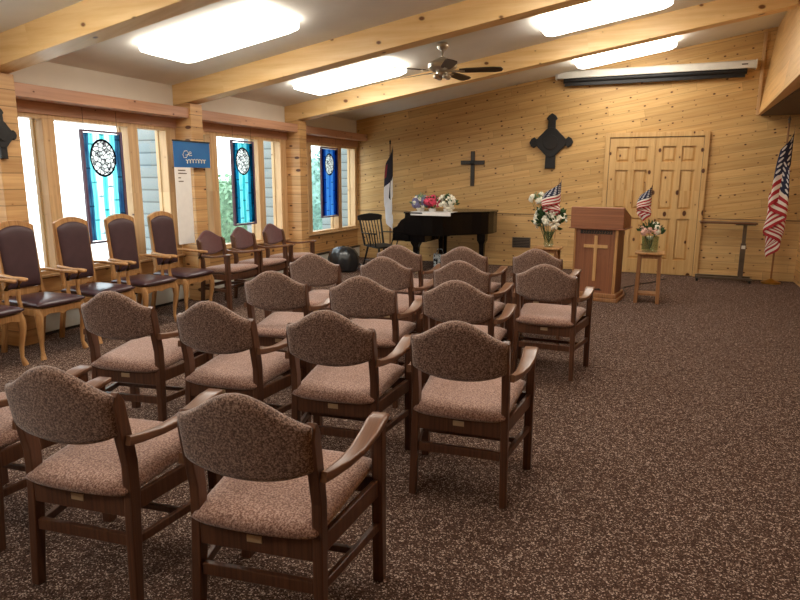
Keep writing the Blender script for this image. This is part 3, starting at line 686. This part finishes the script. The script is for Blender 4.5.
# ------------------------------------------------------------------ flags
def drape(t, H, fly, wid, mat, folds=3, lean=-1, ztop=0, nu=44, nv=24, drop=.8, yo=0, gather=1.0, name='flag_cloth', taper=.5):
    me = bpy.data.meshes.new(name); V = []; F = []; UV = []
    for j in range(nv + 1):
        v_ = j / nv
        for i in range(nu + 1):
            u_ = i / nu
            z = ztop - v_ * H * (1 - .75 * u_) - drop * fly * u_ ** .95 - .03 * sin(9 * v_ + 5 * u_) * u_
            tt = (ztop - z) / (H * .25 + drop * fly)
            w_ = wid * (taper + (1 - taper) * sin(min(1, tt / .75) * pi / 2)) * (1 if tt < .8 else 1 - (tt - .8) * 1.6)
            ph = folds * 2 * pi * u_
            x = lean * w_ * ((.5 - .5 * cos(ph)) + .07 * sin(2.3 * ph + 4 * v_)) * min(1, u_ * 5)
            y = yo - .012 - .16 * (1 - u_) * wid / .27 * min(1, u_ * 6) - .10 * w_ * (.5 + .5 * sin(ph * 2.2 + 2.5 * v_)) * min(1, u_ * 5)
            V.append((x, y, z)); UV.append((u_, v_))
    for j in range(nv):
        for i in range(nu):
            a = j * (nu + 1) + i; F.append((a, a + 1, a + nu + 2, a + nu + 1))
    me.from_pydata(V, [], F); uvl = me.uv_layers.new(name='UVMap')
    for p in me.polygons:
        p.use_smooth = True
        for li in p.loop_indices: uvl.data[li].uv = UV[me.loops[li].vertex_index]
    me.materials.append(mat); o = bpy.data.objects.new(name, me); COL.objects.link(o); o.parent = t; return o
fl = thing('standing_flag', 'tall red, white and blue striped flag hanging from a pole in the right corner', 'flag', (1.50, 10.55, 0))
MB().lathe([(.0, 0), (.13, 0), (.13, .02), (.05, .05), (.02, .07), (.0, .075)], n=20).build('base', M['gold'], fl, smooth='auto')
MB().tube([(0, 0, .03), (0, 0, 2.30)], .013, 10).build('pole', M['pole'], fl)
MB().lathe([(.0, 2.29), (.016, 2.30), (.012, 2.33), (.022, 2.345), (.012, 2.37), (.001, 2.41)], n=10).build('finial', M['steel'], fl, smooth=True)
drape(fl, .95, .90, .25, M['usflag'], 2.5, -1, 2.30, drop=1.86, taper=.36).location = (.075, 0, 0)
fl = thing('standing_flag', 'white flag with a dark canton hanging from a pole behind the rocking chair', 'flag', (-4.66, 10.5, 0))
MB().lathe([(.0, 0), (.13, 0), (.13, .02), (.05, .05), (.02, .07), (.0, .075)], n=20).build('base', M['gold'], fl, smooth='auto')
MB().tube([(0, 0, .03), (0, 0, 2.12)], .013, 10).build('pole', M['pole'], fl)
MB().lathe([(.0, 2.11), (.016, 2.12), (.012, 2.14), (.02, 2.155), (.001, 2.20)], n=10).build('finial', M['blackmatte'], fl, smooth=True)
drape(fl, .90, .92, .15, M['cflag'], 2.0, -1, 2.10, drop=1.40, taper=.45).location = (.06, 0, 0)
fl = thing('hand_flag', 'small striped flag standing in the right-hand flower vase', 'flag', (-.27, 8.24, .82))
MB().tube([(.06, 0, -.15), (.0, 0, .66)], .004, 6).build('stick', M['pole'], fl)
drape(fl, .26, .36, .17, M['usflag'], 1.4, -1, .65, drop=1.05, nu=30, taper=.12).location = (.09, 0, 0)
fl = thing('hand_flag', 'small striped flag standing among the lilies left of the lectern', 'flag', (-1.31, 8.22, .85))
MB().tube([(.0, .0, -.1), (.02, 0, .67)], .004, 6).build('stick', M['pole'], fl)
drape(fl, .28, .40, .23, M['usflag'], 1.4, -1, .65, drop=1.0, nu=30, taper=.2).location = (.05, 0, 0)

# ------------------------------------------------------------------ overbed table
tb = thing('overbed_table', 'brown-topped rolling bed table against the wall right of the door', 'table', (.85, 10.48, 0))
MB().box(-.38, .38, -.16, .16, .868, .893).build('tabletop', M['laminate'], tb, bevel=.008)
MB().box(.20, .27, -.02, .02, .055, .58).build('column', M['steel'], tb, bevel=.004)
MB().box(.21, .26, -.015, .015, .55, .868).build('inner_column', M['steel'], tb, bevel=.003)
MB().box(.10, .36, -.12, .12, .852, .868).build('top_bracket', M['steel'], tb)
MB().box(-.37, .38, -.135, -.10, .045, .075).box(-.37, .38, .10, .135, .045, .075).box(.215, .255, -.12, .12, .05, .08).build('base_frame', M['steel'], tb, bevel=.003)
MB().box(.21, .262, -.024, -.014, .50, .55).build('height_knob', M['white'], tb)
for x in (-.35, .35):
    for y in (-.118, .118):
        MB().tube([(x - .016, y, .026), (x + .016, y, .026)], .026, 12).build('caster', M['blackmatte'], tb)

# ------------------------------------------------------------------ grand piano
p = thing('grand_piano', 'black baby grand piano with closed lid in front of the end wall', 'piano', (-4.00, 9.15, 0))
p.scale = (.87, 1, 1)
def outline(off=0):
    pts = [(.22, 1.46), (.22, .0)]
    c_ = [(.55, .0), (.75, .02), (.92, .09), (1.06, .22), (1.18, .38), (1.32, .50), (1.46, .60), (1.56, .74), (1.60, .92), (1.60, 1.15), (1.55, 1.32), (1.42, 1.43), (1.25, 1.46)]
    return pts + c_
P0 = outline()
MB().prism(P0, 'z', .625, .965).build('case', M['black'], p, bevel=.008)
cx_, cy_ = .9, .73
MB().prism([(cx_ + (x - cx_) * 1.02, cy_ + (y - cy_) * 1.03) for x, y in P0], 'z', .967, .992).build('lid', M['black'], p, bevel=.006)
MB().box(-.02, .30, 0, 1.46, .53, .655).build('keybed', M['black'], p, bevel=.006)
for y in (0, 1.40): MB().prism([(-.02, .655), (.22, .655), (.22, .90), (.14, .86), (.06, .76), (-.02, .73)], 'y', y, y + .06).build('key_cheek', M['black'], p, bevel=.01)
MB().box(.0, .15, .07, 1.39, .657, .685).build('white_keys', M['petal_white'], p)
bk = MB()
for k in range(52):
    if k % 7 in (2, 6): continue
    y = .07 + 1.32 * (k + 1) / 52; bk.box(.06, .15, y - .006, y + .006, .685, .697)
bk.build('black_keys', M['blackmatte'], p)
MB().prism([(.15, .657), (.20, .657), (.22, .90), (.19, .90)], 'y', .06, 1.40).build('fallboard', M['black'], p)
def pleg(x, y):
    MB().loft([[Vector((x + a * r, y + b_ * r, z)) for a, b_ in ((-1, -1), (1, -1), (1, 1), (-1, 1))] for r, z in ((.085, .64), (.08, .50), (.05, .44), (.038, .10), (.05, .08), (.03, .05), (.025, .045))]).build('leg', M['black'], p, bevel=.004)
    MB().tube([(x - .02, y, .024), (x + .02, y, .024)], .024, 10).build('caster', M['brass'], p)
pleg(.40, .12); pleg(.40, 1.34); pleg(1.38, .95)
MB().box(.20, .60, .04, 1.40, .52, .655).build('bed_frame', M['black'], p)
MB().box(.66, .72, .60, .63, .12, .655).box(.66, .72, .80, .83, .12, .655).box(.64, .74, .56, .87, .07, .13).build('pedal_lyre', M['black'], p, bevel=.004)
for y in (.64, .715, .79): MB().box(.56, .66, y - .012, y + .012, .085, .098).build('pedal', M['brass'], p)
MB().prism([(.34, .993), (.36, .993), (.31, 1.14), (.29, 1.14)], 'y', .45, 1.05).build('music_desk', M['black'], p) if False else None
# runner and three bouquets on the lid
rn = tag(MB().box(0, .66, 0, .34, 0, .006).box(0, .66, -.004, .0, -.05, .006).build('lace_runner', M['lace'], loc=(-3.74, 9.28 - .175 + .0, .993)), 'white lace runner lying on the piano lid', 'runner')
rn.location = (-3.70, 9.135, .993)
for x, y, kinds, lab, lf in ((-3.60, 9.32, ['violet', 'violet', 'white'], 'dusty violet bouquet at the left on the piano lid', M['leaf_pale']), (-3.40, 9.30, ['pink'], 'deep pink bouquet in the middle on the piano lid', M['leaf']), (-3.16, 9.32, ['white', 'lily'], 'white and green bouquet at the right on the piano lid', M['leaf'])):
    b_ = thing('bouquet', lab, 'flowers', (x, y, .999), 0, 'bouquets on the piano')
    MB().lathe([(.0, 0), (.05, .0), (.06, .04), (.055, .05), (.0, .04)], n=14).build('basket', M['lace'], b_, smooth='auto')
    bouquet(b_, .13, .125, kinds, 15 if x > -3.3 else 26, lf, 110, .85, base=(0, 0, .03))
tag(MB().pillow(lambda u, v: (.11 * u, 0, .14 + .14 * v), lambda u, v: (0, 1, 0), .12, 10, 10, 6, .5).tube([(-.06, 0, .27), (-.04, 0, .36), (.04, 0, .36), (.06, 0, .27)], .008, 6).build('tote_bag', M['pattern'], smooth='auto', loc=(-3.42, 9.75, .002)), 'black and white patterned bag under the piano', 'bag')

# ------------------------------------------------------------------ rocking chair
rc = thing('rocking_chair', 'black spindle-backed rocking chair beside the piano', 'chair', (-4.43, 9.60, 0), radians(-118)); rc.scale = (1, 1, .94)
bk_ = M['blackmatte']
MB().pillow(lambda u, v: (.24 * u * (1 - .06 * v * -1), .02 + .22 * v, .41 - .01 * v), lambda u, v: (0, 0, 1), .045, 12, 12, 6, .5).build('seat', bk_, rc, smooth=True)
for s_ in (1, -1):
    MB().tube([(s_ * .20, -.19, .41), (s_ * .225, -.32, .95)], [.018, .015], 8).build('back_post', bk_, rc)
    MB().tube([(s_ * .22, -.24, .64), (s_ * .27, .0, .645), (s_ * .275, .22, .65)], [.018, .022, .026], 8, 1, .5).build('armrest', bk_, rc, smooth=True)
    for y in (.02, .16): MB().tube([(s_ * .22, y - .02, .41), (s_ * .272, y + .02, .645)], .011, 7).build('arm_spindle', bk_, rc)
    MB().tube([(s_ * .17, .17, .40), (s_ * .22, .22, .07)], [.018, .014], 8).build('leg', bk_, rc)
    MB().tube([(s_ * .17, -.14, .40), (s_ * .22, -.20, .07)], [.018, .014], 8).build('leg', bk_, rc)
    MB().tube([(s_ * .22, .20 - .0, .16), (s_ * .22, -.18, .16)], .010, 6).build('stretcher', bk_, rc)
    MB().tube([(s_ * .22, -.42, .085), (s_ * .22, -.25, .04), (s_ * .22, 0, .018), (s_ * .22, .22, .035), (s_ * .22, .36, .07)], [.013, .016, .017, .016, .013], 8).build('rocker', bk_, rc)
MB().tube([(-.2, .2, .22), (.2, .2, .22)], .010, 6).build('stretcher', bk_, rc)
MB().prism([(-.25, .86), (-.12, .85), (0, .845), (.12, .85), (.25, .86), (.255, .94), (.18, .965), (0, .985), (-.18, .965), (-.255, .94)], 'y', -.332, -.300).build('crest_rail', bk_, rc, bevel=.006)
for k in range(6):
    x = -.14 + .056 * k; MB().tube([(x * .9, -.18, .42), (x * 1.05, -.24, .62), (x * 1.1, -.315, .86)], .0095, 6).build('spindle', bk_, rc)

# ------------------------------------------------------------------ round black pouf by the corner window
pf = MB(); rings = []
for i, (r, z) in enumerate(((.19, .0), (.25, .03), (.275, .13), (.28, .22), (.26, .31), (.20, .39), (.11, .43), (.02, .44))):
    rings.append([Vector((r * (1 + (.045 * cos(9 * 2 * pi * k / 45) if 0 < i < 7 else 0)) * cos(2 * pi * k / 45), r * (1 + (.045 * cos(9 * 2 * pi * k / 45) if 0 < i < 7 else 0)) * sin(2 * pi * k / 45), z)) for k in range(45)])
pf.loft(rings); pp = thing('leather_pouf', 'round glossy black pouf on the carpet near the rocking chair', 'pouf', (-4.86, 9.05, 0)); pp.scale = (.9, .9, .93)
pf.build('cushion', plain('black_leather', (30, 34, 38), .3, spec=.7), pp, smooth='auto')
MB().blob((0, 0, .44), (.03, .03, .012)).build('button', M['black'], pp, smooth=True)

# small things on the end wall
vt = thing('wall_vent', 'grey louvred vent low on the wall between piano and lectern', 'vent', (-2.30, YE, .42))
MB().box(-.16, .16, -.014, 0, -.09, .09).build('vent_frame', M['steel'], vt, bevel=.003)
lv = MB()
for k in range(6): lv.box(-.14, .14, -.022, -.013, -.075 + k * .027, -.062 + k * .027)
lv.build('slats', M['heater_dark'], vt)
ou = thing('wall_outlet', 'white outlet plate on the wall beside the lectern', 'outlet', (-1.02, YE - .03, .30))
ou.location = (-1.06, YE, .3)
MB().box(-.035, .035, -.008, 0, -.055, .055).build('plate', M['white'], ou, bevel=.003)
MB().box(-.015, .015, -.010, -.007, .01, .035).box(-.015, .015, -.010, -.007, -.035, -.01).build('sockets', M['steel'], ou)
cb = MB().tube([(-.50, 8.5, .008), (-.42, 8.75, .008), (-.48, 9.2, .008), (-.30, 9.6, .008), (-.1, 9.9, .008), (.05, 10.3, .008)], .007, 6)
tag(cb.build('power_cord', M['blackmatte'], smooth=True), 'thin black cord on the carpet behind the lectern', 'cord')

# ------------------------------------------------------------------ shrubs outdoors
def shrub(loc, r, hgt, lab, mat):
    t = thing('shrub', lab, 'shrub', loc, 0, None); m = MB()
    MB().tube([(0, 0, -.1), (.02, .01, hgt * .5)], [.05, .03], 6).build('trunk', M['trunk'], t)
    MB().blob((0, 0, hgt * .55), (r * .78, r * .78, hgt * .42), 24, 16, .06).build('inner_foliage', mat, t)
    for k in range(2600):
        d_ = Vector((random.gauss(0, 1), random.gauss(0, 1), random.gauss(0, 1))).normalized() * random.uniform(.55, 1)
        p_ = Vector((d_.x * r, d_.y * r, hgt * .55 + d_.z * hgt * .5)); q = Vector((random.gauss(0, 1), random.gauss(0, 1), random.gauss(0, 1))).normalized() * .16
        w_ = q.cross(Vector((random.random(), random.random(), random.random()))).normalized() * .05
        m.add([p_, p_ + q * .5 + w_, p_ + q, p_ + q * .5 - w_], [[0, 1, 2, 3]])
    m.build('foliage', mat, t)
shrub((-8.6, 10.2, -.15), 1.1, 1.7, 'leafy green shrub outside the middle window', M['bush'])
shrub((-8.4, 13.6, -.15), 1.3, 2.2, 'tall blue-green shrub outside the farthest window', M['bush2'])
shrub((-9.8, 16.6, -.15), 1.5, 1.7, 'shrub farther off outside the farthest window', M['bush'])

# ------------------------------------------------------------------ world, camera, colour
w = bpy.data.worlds.new('sky'); bpy.context.scene.world = w; w.use_nodes = True
bg = w.node_tree.nodes['Background']; bg.inputs[0].default_value = (.86, .94, 1, 1); bg.inputs[1].default_value = 5.0
cam = bpy.data.cameras.new('camera'); co = bpy.data.objects.new('camera', cam); COL.objects.link(co)
cam.sensor_width = 36; cam.lens = 622 / 800 * 36; cam.clip_start = .02
yaw, pit, roll, Hc = radians(23), radians(11), radians(.2), 1.5
fw = Vector((-sin(yaw) * cos(pit), cos(yaw) * cos(pit), -sin(pit))); r_ = Vector((cos(yaw), sin(yaw), 0)); u_ = r_.cross(fw)
r2 = cos(roll) * r_ + sin(roll) * u_; u2 = -sin(roll) * r_ + cos(roll) * u_
mw = Matrix((r2, u2, -fw)).transposed().to_4x4(); mw.translation = (0, 0, Hc); co.matrix_world = mw
sc_ = bpy.context.scene; sc_.camera = co
sc_.view_settings.view_transform = 'Standard'; sc_.view_settings.look = 'None'; sc_.view_settings.exposure = 0.12
